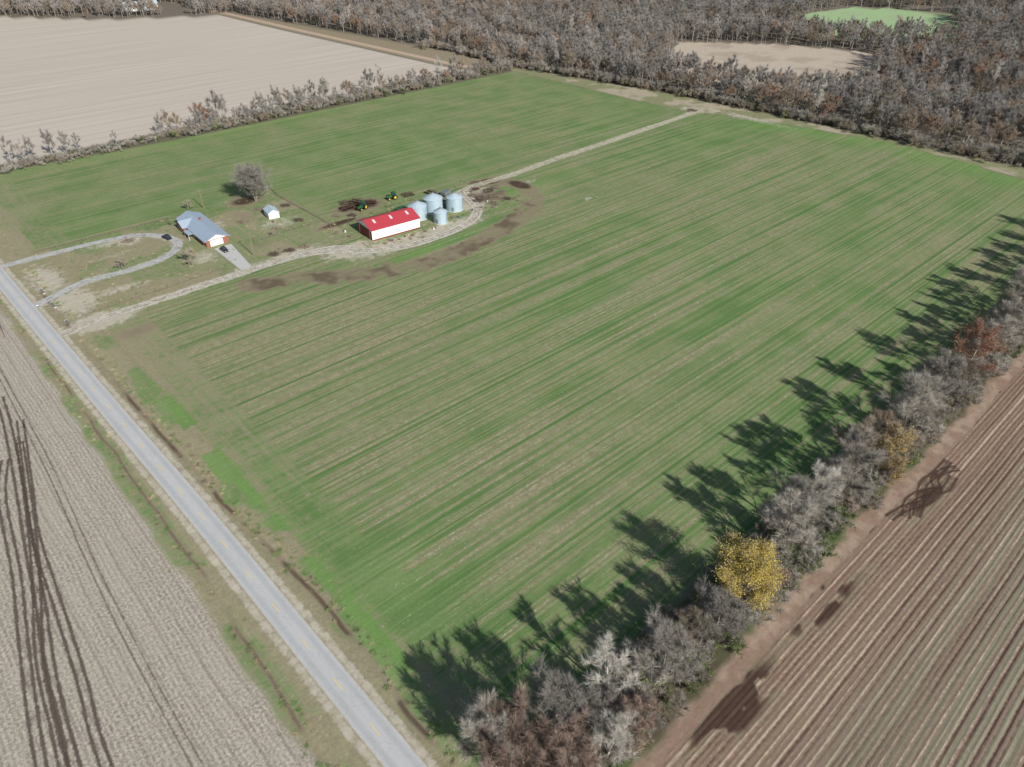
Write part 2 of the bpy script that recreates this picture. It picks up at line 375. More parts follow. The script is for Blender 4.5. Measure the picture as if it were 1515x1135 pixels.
# ------------------------------------------------------------------ ribbons (road, tracks)
def smooth_pts(pts, step=2.0):
    out = []
    P_ = [Vector((p[0], p[1])) for p in pts]
    for i in range(len(P_) - 1):
        p0 = P_[max(i - 1, 0)]; p1 = P_[i]; p2 = P_[i + 1]; p3 = P_[min(i + 2, len(P_) - 1)]
        n = max(1, int((p2 - p1).length / step))
        for j in range(n):
            t = j / n
            out.append(0.5 * ((2 * p1) + (p2 - p0) * t + (2 * p0 - 5 * p1 + 4 * p2 - p3) * t * t + (3 * p1 - p0 - 3 * p2 + p3) * t ** 3))
    out.append(P_[-1]); return out
def ribbon(name, pts, width, z, mat, step=2.0, kind='structure'):
    pp = smooth_pts(pts, step)
    vs = []; fs = []; uv = []; L = 0
    for i, p in enumerate(pp):
        a = pp[max(i - 1, 0)]; b = pp[min(i + 1, len(pp) - 1)]
        t = (b - a).normalized(); n = Vector((-t.y, t.x))
        if i: L += (p - pp[i - 1]).length
        for kx in (-1, 0, 1):
            q = p + n * kx * width / 2; vs.append((q.x, q.y, z)); uv.append(((kx + 1) / 2, L))
    for i in range(len(pp) - 1):
        b = i * 3
        fs += [(b + 1, b, b + 3, b + 4), (b + 2, b + 1, b + 4, b + 5)]
    m_ = bpy.data.meshes.new(name); m_.from_pydata(vs, [], fs); m_.update()
    ul = m_.uv_layers.new(name='UVMap')
    for lp in m_.loops: ul.data[lp.index].uv = uv[lp.vertex_index]
    m_.materials.append(mat)
    o = bpy.data.objects.new(name, m_); COL.objects.link(o); o['kind'] = kind
    return o
def path_mat(name, ca, cb, amt=.6, lanes=False, dens=.5, mid=0.0, spread=.3, lw=3.2, amax=1.0):
    q = NT(name); P = q.pos()
    uvn = q.n('ShaderNodeUVMap'); uvs = q.sep(uvn.outputs[0])
    e = q.m('ABSOLUTE', q.m('SUBTRACT', q.mul(uvs[0], 2.0), 1.0))
    a = q.noise(P, .4, 4, .6); b = q.noise(P, 1.3, 4, .7)
    if lanes:
        lane = q.m('SUBTRACT', 1.0, q.mul(q.m('ABSOLUTE', q.m('SUBTRACT', e, .55)), lw))
        base = q.m('MAXIMUM', lane, q.mul(q.m('SUBTRACT', 1.0, e), mid))
    else:
        base = q.m('SUBTRACT', 1.0, e)
    edge = q.sm(q.m('SUBTRACT', 1.0, e), 0.0, .2)
    al = q.mul(q.mul(q.sm(q.add(base, q.cen(a, amt), q.cen(b, amt)), dens - spread, dens + spread), amax), edge)
    c = q.mix(q.sm(q.add(q.mul(a, .5), q.mul(b, .5)), .38, .62), ca, cb)
    return q.out(c, .95, .05, alpha=al, normal=q.bump(b, .4, .1))

q = NT('asphalt'); P = q.pos(); uvn = q.n('ShaderNodeUVMap'); us = q.sep(uvn.outputs[0])
a = q.noise(P, .12, 4); b = q.noise(P, 3, 5, .8); e = q.m('ABSOLUTE', q.m('SUBTRACT', q.mul(us[0], 2.0), 1.0))
lane = q.m('ABSOLUTE', q.m('SUBTRACT', e, .55))
c = q.mix(q.sm(lane, .05, .35), C(180, 180, 178), C(191, 190, 187))
strk = q.noise(q.comb(q.mul(us[0], 9), q.mul(us[1], .06)), 1.0, 4, .7)
c = q.scalecol(c, q.add(1.0, q.cen(a, .14), q.cen(b, .24), q.cen(strk, .16)))
crack = q.sm(q.m('ABSOLUTE', q.m('SUBTRACT', q.noise(q.comb(q.mul(us[0], 1.2), q.mul(us[1], .15)), 1.0, 6, .7), .5)), .008, .0)
c = q.mix(q.mul(crack, .4), c, C(140, 140, 138))
c = q.mix(q.mul(q.sm(q.add(e, q.cen(q.noise(P, 1.2, 4, .6), .45)), .88, 1.0), .85), c, C(182, 172, 155))
asphalt = q.out(c, .9, .1, normal=q.bump(b, .2, .02))
ribbon('road', ROAD, 5.3, .05, asphalt)
k = NT('worn_yellow_paint'); P = k.pos(); nn = k.noise(P, 4, 4, .7)
yel = k.out(k.mix(k.sm(nn, .4, .75), C(236, 204, 108), C(218, 200, 146)), .8, .2)
mb = MB(); yy = 52.0 - 11.4 * 8
while yy < 620:
    x0 = float(road_x(yy)); x1 = float(road_x(yy + 3.2))
    mb.poly((x0 - .08, yy, .062), (x0 + .08, yy, .062), (x1 + .08, yy + 3.2, .062), (x1 - .08, yy + 3.2, .062)); yy += 11.4
o = mb.obj('road_centre_line', yel); o['kind'] = 'structure'

gravel = path_mat('gravel', C(182, 173, 156), C(204, 196, 180), 1.1, True, .44, .7, lw=2.4)
gravel2 = path_mat('grey_gravel', C(174, 173, 169), C(190, 188, 182), .9, True, .36, .7, lw=2.0)
palet = path_mat('pale_dirt_track', C(190, 183, 158), C(204, 196, 172), 1.3, True, .45, .8, amax=.8)
ruts = path_mat('wet_rut_mud', C(84, 74, 66), C(108, 95, 84), 1.4, True, .44, 0.1, lw=2.7, amax=.68, spread=.42)
faint = path_mat('faint_rut_mud', C(108, 97, 86), C(124, 111, 98), 1.4, True, .6, 0.0, lw=3.2, amax=.45, spread=.4)
ribbon('farm_track', FTRACK, 5.8, .03, palet)
ribbon('farm_yard_track', SOUTH, 6.2, .04, gravel)
ribbon('gravel_driveway', TRACK, 5.3, .057, gravel)
ribbon('gravel_circle_driveway', CIRC, 4.1, .03, gravel2)
conc = simple('driveway_concrete', C(192, 190, 185), .9, .1, var=.12)
mb = MB(); mb.poly((89.0, 243, .03), (93.2, 243, .03), (96.3, 267, .03), (89.5, 267, .03))
o = mb.obj('concrete_driveway', conc); o['kind'] = 'structure'
for nm, pts, w, z, mt in (('wheel_tracks', [(4.5, 215), (3, 200), (0, 178), (-4, 152), (-7, 131), (-10, 113), (-12, 93), (-14, 60)], 3.0, .022, ruts),
                      ('wheel_tracks', [(6, 200), (1, 172), (-2.5, 152), (-4.5, 128), (-6.2, 108), (-8, 92), (-9, 60)], 2.7, .03, ruts),
                      ('wheel_tracks', [(-1, 185), (-5, 170), (-8.5, 143), (-12, 123), (-16, 96), (-19, 60)], 2.8, .038, ruts),
                      ('wheel_tracks', [(3.5, 190), (-2, 158), (-6, 138), (-10.5, 118), (-13, 96), (-17, 70)], 2.6, .046, ruts),
                      ('wheel_tracks', [(8, 250), (7, 205), (6, 170), (4, 135), (3, 100), (3, 60)], 2.6, .03, faint)):
    ribbon(nm, pts, w, z, mt)
scr = path_mat('dark_mud_streak', C(72, 55, 48), C(94, 76, 66), 1.3, True, .5, 0.5, lw=2.2, amax=.62, spread=.4)
for i, pts in enumerate(([(141, 28), (147, 26.8), (152, 24.6), (158, 24.2), (162, 26.4), (167, 25.8), (170, 24)], [(144, 25.5), (150, 27.3), (156, 25.8), (160, 23.2), (166, 23.6)], [(146, 24), (153, 25.8), (158, 27.4), (165, 26.8), (171, 26.8)])):
    ribbon('wheel_tracks', pts, 2.8, .02 + .008 * i, scr, 1.0)

# ------------------------------------------------------------------ TREES
def twig_mat(name, ca, cb):
    q = NT(name); oi = q.n('ShaderNodeObjectInfo')
    tc = q.n('ShaderNodeTexCoord').outputs['Object']
    n_ = q.noise(tc, .6, 3)
    c = q.mix(oi.outputs['Random'], ca, cb)
    c = q.scalecol(c, q.add(1.0, q.cen(n_, .5), q.cen(oi.outputs['Random'], .3)))
    return q.out(c, .9, .1)
M_bark = twig_mat('bark', C(134, 126, 114), C(154, 145, 133))
M_whitebark = twig_mat('pale_bark', C(196, 191, 180), C(206, 201, 190))
M_grey = twig_mat('grey_twigs', C(150, 144, 135), C(171, 164, 154))
M_brown = twig_mat('brown_twigs', C(146, 135, 120), C(163, 150, 134))
M_pale = twig_mat('pale_twigs', C(184, 179, 169), C(198, 192, 182))
M_darkgrey = twig_mat('dark_grey_twigs', C(132, 127, 120), C(136, 131, 124))
M_rust = twig_mat('rust_leaves', C(152, 108, 86), C(164, 121, 98))
M_tan = twig_mat('tan_leaves', C(164, 145, 120), C(158, 134, 109))
M_yel = twig_mat('yellow_leaves', C(194, 170, 90), C(184, 166, 90))
M_yg = twig_mat('yellow_tan_leaves', C(184, 158, 104), C(178, 158, 96))
M_green = twig_mat('bramble_leaves', C(88, 110, 60), C(110, 124, 74))
M_pink = twig_mat('reddish_twigs', C(152, 132, 119), C(164, 144, 130))
F_grey = twig_mat('far_grey_twigs', C(142, 137, 131), C(164, 157, 150))  # far tones through F_bark are greyed: distance haze painted into the colours
F_brown = twig_mat('far_brown_twigs', C(143, 131, 118), C(159, 146, 132))
F_pale = twig_mat('far_pale_twigs', C(170, 164, 156), C(186, 180, 172))
F_rust = twig_mat('far_rust_leaves', C(155, 116, 92), C(164, 127, 103))
F_tan = twig_mat('far_tan_leaves', C(161, 143, 119), C(155, 133, 110))
F_bark = twig_mat('far_bark', C(144, 137, 128), C(164, 157, 148))

def tree_geo(seed, H, R, twigs, tw, tl, leaf=0, lsize=.3, limb_sides=4, low=.2, sub=(8, 5, 3), base_r=None, multi=1, up=.25, elev=0.0, spread=.35):
    rg = random.Random(seed); nr = np.random.RandomState(seed)
    limb = MB(); spots = []
    r0 = base_r or H * .017
    for st in range(multi):
        ang = rg.uniform(0, 6.28); off = 0 if multi == 1 else .4
        p = Vector((math.cos(ang) * off, math.sin(ang) * off, 0)); lead = [p]
        lean = Vector((math.cos(ang), math.sin(ang), 0)) * (.25 if multi > 1 else .04)
        for i in range(5):
            p = p + Vector((rg.uniform(-.05, .05) * H * .5, rg.uniform(-.05, .05) * H * .5, H * .17)) + lean * H * .12
            lead.append(p)
        rad = lambda t: r0 * (1 - t) ** .8 + .03
        for i in range(5):
            limb.cyl(lead[i], lead[i + 1], rad(i / 5), rad((i + 1) / 5), limb_sides + 1, False)
        n1 = sub[0]
        for j in range(n1):
            t = low + (0.97 - low) * (j + rg.random() * .6) / n1
            ii = min(int(t * 5), 4); b0 = lead[ii].lerp(lead[ii + 1], t * 5 - ii)
            az = j * 2.4 + rg.uniform(-.5, .5) + seed; el = rg.uniform(.35, .8) + t * .3 + elev
            reach = R * (1.05 - .55 * max(0, t - .45) / .55) * rg.uniform(.75, 1.1) * (1.0 if t > .3 else .8)
            d = Vector((math.cos(az) * math.cos(el), math.sin(az) * math.cos(el), math.sin(el)))
            p1 = b0 + d * reach * .55; p2 = p1 + (d + Vector((0, 0, .25))).normalized() * reach * .5
            rr = rad(t) * .55
            limb.cyl(b0, p1, rr, rr * .6, limb_sides, False); limb.cyl(p1, p2, rr * .6, .03, limb_sides, False)
            for m_ in range(sub[1]):
                tt = rg.uniform(.3, 1.0); q0 = b0.lerp(p1, tt / .55) if tt < .55 else p1.lerp(p2, (tt - .55) / .45)
                dd = (d + Vector((rg.uniform(-1, 1), rg.uniform(-1, 1), rg.uniform(-.3, .9))) * .85).normalized()
                q1 = q0 + dd * reach * rg.uniform(.3, .5)
                limb.cyl(q0, q1, rr * .35 + .015, .02, 3, False)
                spots.append((q0, q1))
                for s_ in range(sub[2]):
                    d3 = (dd + Vector((rg.uniform(-1, 1), rg.uniform(-1, 1), rg.uniform(-.3, .9))) * .9).normalized()
                    w0 = q0.lerp(q1, rg.uniform(.3, 1)); spots.append((w0, w0 + d3 * reach * rg.uniform(.18, .35)))
    A = np.array([tuple(s_[0]) for s_ in spots]); B = np.array([tuple(s_[1]) for s_ in spots])
    pick = nr.randint(0, len(spots), twigs); t = nr.rand(twigs, 1) ** .7
    base = A[pick] * (1 - t) + B[pick] * t
    d = B[pick] - A[pick]; d /= np.linalg.norm(d, axis=1, keepdims=True) + 1e-6
    d = d + nr.normal(0, .6, d.shape); d[:, 2] += up; d /= np.linalg.norm(d, axis=1, keepdims=True)
    L = tl * (.5 + nr.rand(twigs, 1))
    sd = np.cross(d, nr.normal(0, 1, d.shape)); sd /= np.linalg.norm(sd, axis=1, keepdims=True) + 1e-6
    v = np.stack([base - sd * tw / 2, base + sd * tw / 2, base + d * L], 1).reshape(-1, 3)
    v[:, 2] = np.maximum(v[:, 2], .02)
    tf = np.arange(twigs * 3).reshape(-1, 3)
    lv = None
    if leaf:
        pick = nr.randint(0, len(spots), leaf); t = nr.rand(leaf, 1)
        c0 = A[pick] * (1 - t) + B[pick] * t + nr.normal(0, spread * min(1, R / 4), (leaf, 3))
        a1 = nr.normal(0, 1, (leaf, 3)); a1 /= np.linalg.norm(a1, axis=1, keepdims=True)
        a2 = np.cross(a1, nr.normal(0, 1, (leaf, 3))); a2 /= np.linalg.norm(a2, axis=1, keepdims=True)
        s_ = lsize * (.6 + .8 * nr.rand(leaf, 1)) / 2
        lv = np.stack([c0 - a1 * s_, c0 - a2 * s_ * .7, c0 + a1 * s_, c0 + a2 * s_ * .7], 1).reshape(-1, 3)
        lv[:, 2] = np.maximum(lv[:, 2], .03)
    return limb, (v, tf), lv
def crown_mesh(name, tw_, lv, mats):
    v, tf = tw_
    V = [v]; F = [tuple(f) for f in tf.tolist()]; mi = [0] * len(F)
    if lv is not None:
        b = len(v); n = len(lv) // 4; V.append(lv)
        F += [(b + 4 * i, b + 4 * i + 1, b + 4 * i + 2, b + 4 * i + 3) for i in range(n)]; mi += [1] * n
    m_ = bpy.data.meshes.new(name); m_.from_pydata(np.concatenate(V).tolist(), [], F); m_.update()
    for q_ in mats: m_.materials.append(q_)
    m_.polygons.foreach_set('material_index', mi)
    return m_
PROTO = {}
def proto(key, name, seed, H, R, mats, bark, **kw):
    limb, tw_, lv = tree_geo(seed, H, R, **kw)
    PROTO[key] = (name, limb.mesh(name + '_trunk', bark, True), crown_mesh(name + '_crown', tw_, lv, mats), H)
near = dict(twigs=17000, tw=.042, tl=1.15, sub=(13, 8, 5))
proto('grey1', 'bare_tree', 11, 16, 5.9, [M_grey], M_bark, **near)
proto('grey2', 'bare_tree', 12, 14, 5.9, [M_grey], M_bark, **dict(near, low=.12))
proto('grey3', 'bare_tree', 13, 15, 5.3, [M_brown], M_bark, **near)
proto('pink', 'bare_tree', 14, 10, 5.0, [M_pink], M_bark, **dict(near, low=.1, multi=2, sub=(8, 5, 4)))
proto('white', 'sycamore_tree', 15, 15, 5.4, [M_pale], M_whitebark, **dict(near, twigs=8000, tw=.045, sub=(9, 6, 4)))
proto('rust', 'oak_tree', 16, 14, 5.8, [M_brown, M_rust], M_bark, **dict(near, twigs=3500, leaf=11000, lsize=.22))
proto('tan', 'oak_tree', 17, 13, 5.0, [M_brown, M_tan], M_bark, **dict(near, twigs=4500, leaf=5000, lsize=.22))
proto('yellow', 'yellow_leaved_tree', 27, 15, 5.8, [M_brown, M_yel], M_bark, **dict(near, twigs=4500, leaf=28000, lsize=.19, low=.1, sub=(17, 8, 5), spread=.5))
proto('yg', 'yellow_leaved_tree', 19, 8, 3.0, [M_brown, M_yg], M_bark, **dict(near, twigs=3500, leaf=6500, lsize=.18, low=.1, spread=.5))
proto('round', 'bare_tree', 20, 15, 7.6, [M_darkgrey], M_bark, **dict(near, twigs=28000, tw=.055, sub=(18, 9, 5), low=.12, multi=2))
proto('small', 'small_tree', 21, 5, 2.4, [M_brown], M_bark, twigs=1800, tw=.05, tl=.7, sub=(7, 4, 3))
far = dict(twigs=2300, tw=.072, tl=1.6, sub=(8, 4, 2), limb_sides=3, up=.6, elev=.15, low=.3)
proto('fg1', 'bare_tree', 31, 14, 4.6, [F_grey], F_bark, **far)
proto('fg2', 'bare_tree', 32, 16, 4.2, [F_grey], F_bark, **far)
proto('fb', 'bare_tree', 33, 13, 4.6, [F_brown], F_bark, **far)
proto('fr', 'oak_tree', 34, 13, 4.6, [F_brown, F_rust], F_bark, **dict(far, twigs=1100, leaf=1800, lsize=.34))
proto('ft', 'oak_tree', 35, 13, 4.6, [F_brown, F_tan], F_bark, **dict(far, twigs=1300, leaf=1200, lsize=.32))
proto('fw', 'sycamore_tree', 36, 17, 4.0, [F_pale], F_bark, **dict(far, twigs=1300))

def tree(key, x, y, s, label, group, cat='tree', sz=None):
    name, mt, mc, H = PROTO[key]
    e = empty(name, (x, y, -.05), random.uniform(0, 6.28), label, cat, group)
    e.scale = (s, s, sz if sz else s)
    a = bpy.data.objects.new('trunk', mt); a.parent = e; COL.objects.link(a)
    b = bpy.data.objects.new('crown', mc); b.parent = e; COL.objects.link(b)
    return e
LB = {'grey1': 'tall bare grey tree in the field-edge row', 'grey2': 'spreading bare grey tree in the field-edge row', 'grey3': 'bare brownish tree in the field-edge row',
      'pink': 'low reddish-brown bare thicket tree at field edge', 'white': 'pale white-barked bare sycamore in the field-edge row',
      'rust': 'rust-leaved oak tree in the field-edge row', 'tan': 'tan-leaved oak tree in the field-edge row', 'yellow': 'golden yellow-leaved tree at ploughed field edge',
      'yg': 'small yellow-tan leaved tree at field edge'}
G1 = 'trees in the row between the two fields'
ROWT = [('grey1', 38.5, 48, .9), ('pink', 41, 43, 1.3), ('pink', 45, 38, 1.1), ('grey2', 50, 44, 1.0), ('white', 52, 34.5, .85), ('grey2', 57, 40, .65), ('white', 62, 42, .95), ('pink', 60.5, 35.5, .7), ('grey2', 71, 38, 1.0),
        ('grey3', 79, 39, .7), ('grey2', 85, 36.5, .9), ('yellow', 95, 37, 1.15), ('pink', 103, 36, .65), ('grey1', 112, 38, 1.08), ('grey2', 121, 41, 1.05),
        ('white', 131.5, 41, .9), ('grey1', 139, 38.5, 1.12), ('grey3', 147, 41, 1.05), ('yg', 151.5, 33, 1.0), ('yg', 157, 36, 1.5), ('tan', 161.5, 41, .85), ('grey1', 171, 38.5, 1.18),
        ('grey1', 187, 38, 1.13), ('white', 194, 41, .7), ('grey3', 200, 37, .8), ('rust', 211, 38.5, 1.2), ('grey2', 223, 37, 1.0), ('grey1', 233, 36.5, 1.08), ('grey3', 244, 39, 1.0), ('grey1', 254, 37, 1.1),
        ('grey2', 266, 42, 1.05), ('grey1', 279, 38, 1.15), ('rust', 291, 39, 1.0), ('grey1', 303, 38, 1.1), ('grey3', 315, 39, 1.1), ('grey1', 327, 38, 1.1), ('grey1', 343, 42, 1.15), ('tan', 354, 38, 1.0), ('grey2', 366, 40, 1.15), ('grey1', 380, 39, 1.15), ('grey3', 392, 42, 1.1), ('grey1', 404, 40, 1.1)]
for kk, x, y, s in ROWT: tree(kk, x, y, s, LB[kk], G1)
tree('round', 124, 301, .97, 'large round bare grey tree beside the yard', 'trees around the farmhouse')
tree('small', 57.3, 272, 1.0, 'small bare tree inside the circular drive', 'trees around the farmhouse')
tree('small', 77.6, 258.5, 1.3, 'low dense bare shrub tree on the lawn', 'trees around the farmhouse')
tree('small', 98, 311, .9, 'small bare tree behind the farmhouse', 'trees around the farmhouse')
tree('small', 112, 262, .55, 'small bare tree beside the concrete drive', 'trees around the farmhouse')
tree('small', 86, 300, .45, 'low shrub at the farmhouse wall', 'trees around the farmhouse')
G2 = 'trees in the hedgerow beyond the green field'
for x, y, s in ((52, 431, .7), (58, 428, .85), (63, 424, .75), (68, 427, .8), (76, 425, .95), (82, 422, .85), (88, 425, .6), (106, 422, .5)): tree(random.choice(['fg1', 'fg1', 'fg2']), x, y, s, 'bare grey tree in the thin hedgerow', G2)
x = 131
nh = 0
while x < 378 and nh < 80:
    y = 419 + random.uniform(-4, 7) - (x - 130) * .018
    kk = random.choices(['fg1', 'fg2', 'fb', 'fr', 'fw', 'ft'], [5, 3, 4, .9, .4, .8])[0]
    s = random.uniform(.5, .9) * (1.0 if random.random() < .65 else 1.35)
    tree(kk, x, y, s, {'fr': 'rust-leaved oak in the distant hedgerow', 'ft': 'tan-leaved oak in the distant hedgerow', 'fw': 'pale bare sycamore in the distant hedgerow'}.get(kk, 'bare tree in the distant hedgerow'), G2)
    x += random.uniform(1.8, 5.6); nh += 1

gx, gy = np.meshgrid(np.arange(-150, 1500, 6.4), np.arange(-200, 1400, 6.4))
nr = np.random.RandomState(4)
fxp = gx.ravel() + nr.uniform(-3.2, 3.2, gx.size); fyp = gy.ravel() + nr.uniform(-3.2, 3.2, gx.size)
inside = (fxp > np.interp(fyp, FOR_Y, FOR_X) + 3) | ((fxp < 345) & (fyp > np.interp(fxp, NB_X, NB_Y) + 6))
for cp in (CLEAR1, CLEAR2, CLEAR3): inside &= ~inpoly(fxp, fyp, cp)
inside &= np.hypot(fxp - 278, fyp - 868) > 26
inside &= ~((fyp > 800) & (np.abs(fxp - 300) < 18) & (fyp < 900))
th = math.radians(47.5)
D_ = fxp * math.cos(th) + fyp * math.sin(th); R_ = fxp * math.sin(th) - fyp * math.cos(th)
inside &= (D_ < 1110) & (np.abs(R_) < .74 * D_ + 20)
dn = fnoise(fxp, fyp, 45, 77)
inside &= (nr.rand(fxp.size) < ss(dn, .18, .40) * .88 + .12)
fxp = fxp[inside]; fyp = fyp[inside]; D_ = D_[inside]
clump = fnoise(fxp, fyp, 60, 91)
hv = fnoise(fxp, fyp, 30, 17)
def kind_for(i):
    c = clump[i] + (.12 if (fyp[i] < 300 and fxp[i] < 540) else 0)
    w = [6, 5, 3, .25, .6, .5] if c < .5 else [3, 2.5, 4, 2.2, 2.6, .3] if c < .6 else [4, 4, 3, 1.8, 2.0, .4] if c < .68 else [6, 6, 2, .6, .7, .8]
    return random.choices(range(6), w)[0]
FK = ['fg1', 'fg2', 'fb', 'fr', 'ft', 'fw']
FL = ['tall bare grey tree at the wood edge', 'slender bare grey tree at the wood edge', 'bare brown tree at the wood edge', 'rust-leaved oak at the wood edge', 'tan-leaved oak at the wood edge', 'pale-barked bare sycamore at the wood edge']
NIND = 150
front = (fxp < np.interp(fyp, FOR_Y, FOR_X) + 11) & (fyp > -20) & (fyp < 480)
order = np.argsort(D_ + np.where(front, 0, 500))
for i in order[:NIND]:
    kx = kind_for(i) if random.random() < .6 else random.choice([3, 4, 4, 2])
    tree(FK[kx], float(fxp[i]), float(fyp[i]), random.uniform(.75, 1.2), FL[kx], 'trees along the front of the wood')
rest = order[NIND:]

def scatter(name, pts, picks, scl, rot, meshes, label=None):
    colx = bpy.data.collections.new(name + '_sources')
    for nm, ms in meshes:
        mats = []; bm = bmesh.new()
        for m_ in ms:
            off = len(mats); n0 = len(bm.faces); bm.from_mesh(m_); bm.faces.ensure_lookup_table()
            for f_ in bm.faces[n0:]: f_.material_index += off
            mats += list(m_.materials)
        mm_ = bpy.data.meshes.new(nm); bm.to_mesh(mm_); bm.free()
        for q_ in mats: mm_.materials.append(q_)
        colx.objects.link(bpy.data.objects.new(nm, mm_))
    m_ = bpy.data.meshes.new(name); m_.from_pydata([tuple(p) for p in pts], [], [])
    for an, ty, da in (('pick', 'INT', picks), ('scl', 'FLOAT', scl), ('rotz', 'FLOAT', rot)):
        at = m_.attributes.new(an, ty, 'POINT'); at.data.foreach_set('value', np.array(da, np.int32 if ty == 'INT' else np.float32))
    o = bpy.data.objects.new(name, m_); COL.objects.link(o); o['kind'] = 'stuff'
    ng = bpy.data.node_groups.new(name, 'GeometryNodeTree')
    ng.interface.new_socket('Geometry', in_out='INPUT', socket_type='NodeSocketGeometry')
    ng.interface.new_socket('Geometry', in_out='OUTPUT', socket_type='NodeSocketGeometry')
    N = ng.nodes; Lk = ng.links
    gi = N.new('NodeGroupInput'); go = N.new('NodeGroupOutput'); ip = N.new('GeometryNodeInstanceOnPoints'); ci = N.new('GeometryNodeCollectionInfo')
    ci.inputs['Collection'].default_value = colx; ci.inputs['Separate Children'].default_value = True; ci.inputs['Reset Children'].default_value = True
    def na(nm, ty):
        a_ = N.new('GeometryNodeInputNamedAttribute'); a_.data_type = ty; a_.inputs[0].default_value = nm; return a_.outputs[0]
    cx = N.new('ShaderNodeCombineXYZ'); Lk.new(na('rotz', 'FLOAT'), cx.inputs[2])
    Lk.new(gi.outputs[0], ip.inputs['Points']); Lk.new(ci.outputs[0], ip.inputs['Instance']); ip.inputs['Pick Instance'].default_value = True
    Lk.new(na('pick', 'INT'), ip.inputs['Instance Index']); Lk.new(cx.outputs[0], ip.inputs['Rotation']); Lk.new(na('scl', 'FLOAT'), ip.inputs['Scale'])
    Lk.new(ip.outputs[0], go.inputs[0])
    md = o.modifiers.new('scatter', 'NODES'); md.node_group = ng
    return o
names = ['ash', 'beech', 'birch', 'oak', 'pecan', 'sycamore']
scatter('woodland', [(fxp[i], fyp[i], 0) for i in rest], [kind_for(i) for i in rest], [random.uniform(.65, 1.1) * (.7 + .6 * hv[i]) for i in rest], [random.uniform(0, 6.28) for _ in rest],
        [(names[j], [PROTO[FK[j]][1], PROTO[FK[j]][2]]) for j in range(6)])
def bush(seed, H, R, mats, **kw):
    limb, tw_, lv = tree_geo(seed, H, R, **kw)
    return crown_mesh('bush', tw_, lv, mats)
bk = dict(tw=.045, tl=.8, sub=(6, 4, 3), low=.05)
bushes = [('alder', [bush(51, 2.6, 2.2, [M_grey], twigs=1300, **bk)]), ('bramble', [bush(52, 2.0, 2.2, [M_brown, M_green], twigs=500, leaf=900, lsize=.24, **bk)]),
          ('briar', [bush(53, 2.4, 2.2, [M_brown], twigs=1300, **bk)]), ('dogwood', [bush(54, 2.2, 2.0, [M_brown, M_tan], twigs=800, leaf=300, lsize=.22, **bk)])]
pts = []; pk = []; sc = []
for i in range(2100):
    x = random.uniform(37, 420); y = random.gauss(37.8, 3.0)
    if y < 32.3 or y > 44.5: continue
    pts.append((x, y, 0)); pk.append(random.choices(range(4), [3.5, 3.4 if y < 36 else .8, 1.4, .8])[0]); sc.append(random.uniform(.5, 1.5))
for i in range(620):
    x = random.uniform(40, 378); y = random.gauss(418, 3.5) - (x - 130) * .015
    pts.append((x, y, 0)); pk.append(random.choices(range(4), [5, .8, 1.6, .4])[0]); sc.append(random.uniform(.6, 1.4) * (1 if x > 130 else .65))
for i in range(900):
    y = random.uniform(-50, 520); x = float(np.interp(y, FOR_Y, FOR_X)) + random.gauss(4, 3)
    pts.append((x, y, 0)); pk.append(random.choices(range(4), [4, .4, 2, 1.5])[0]); sc.append(random.uniform(.6, 1.6))
scatter('undergrowth', pts, pk, sc, [random.uniform(0, 6.28) for _ in pts], bushes)
def tuft(seed, mat, n=90, R=.8, H=.35):
    nr_ = np.random.RandomState(seed); c0 = nr_.normal(0, R * .5, (n, 3)); c0[:, 2] = 0
    d = nr_.normal(0, .9, (n, 3)); d[:, 2] = .8; L = H * (.4 + nr_.rand(n, 1)); sd = nr_.normal(0, 1, (n, 3)); sd[:, 2] = 0; sd /= np.linalg.norm(sd, axis=1, keepdims=True)
    v = np.stack([c0 - sd * .04, c0 + sd * .04, c0 + d * L], 1).reshape(-1, 3)
    m_ = bpy.data.meshes.new('tuft'); m_.from_pydata(v.tolist(), [], np.arange(n * 3).reshape(-1, 3).tolist()); m_.update(); m_.materials.append(mat); return m_
M_straw = twig_mat('dry_grass', C(176, 162, 128), C(190, 176, 142)); M_gr = twig_mat('green_grass', C(108, 140, 76), C(124, 150, 88)); M_weed = twig_mat('dark_weeds', C(120, 108, 88), C(136, 122, 100))
pts = []; pk = []; sc = []
for i in range(900):
    y = random.uniform(45, 400)
    if random.random() < .6: x = float(np.interp(y, [65, 79, 95, 126, 170, 300], [35.5, 36.3, 36.7, 34.8, 33.3, 33])) + random.gauss(0, 1.2)
    else: x = 18.5 + random.gauss(0, 1.6)
    if abs(x - float(road_x(y))) < 4.5 or abs(y - 240) < 6 or abs(y - 268) < 4 or abs(y - 305) < 4: continue
    pts.append((x, y, -.1)); pk.append(random.choices(range(3), [3, 3, 1])[0]); sc.append(random.uniform(.4, .9))
for i in range(400):
    x = random.uniform(36, 135); y = random.uniform(244, 311)
    if 84 < x < 100 and 262 < y < 302: continue
    pts.append((x, y, 0)); pk.append(random.choices(range(3), [3, 2, 1])[0]); sc.append(random.uniform(.3, .8))
for i in range(260):
    x = random.uniform(128, 215); y = random.choice([225, 246, 251, 229, 256]) + random.gauss(0, 2.2)
    if 137 < x < 162 and 229 < y < 244.5: continue
    pts.append((x, y, 0)); pk.append(random.choices(range(3), [3, 1, 3])[0]); sc.append(random.uniform(.4, 1.1))
scatter('rank_grass', pts, pk, sc, [random.uniform(0, 6.28) for _ in pts], [('barley', [tuft(1, M_straw)]), ('clover', [tuft(2, M_gr)]), ('thistle', [tuft(3, M_weed)])])

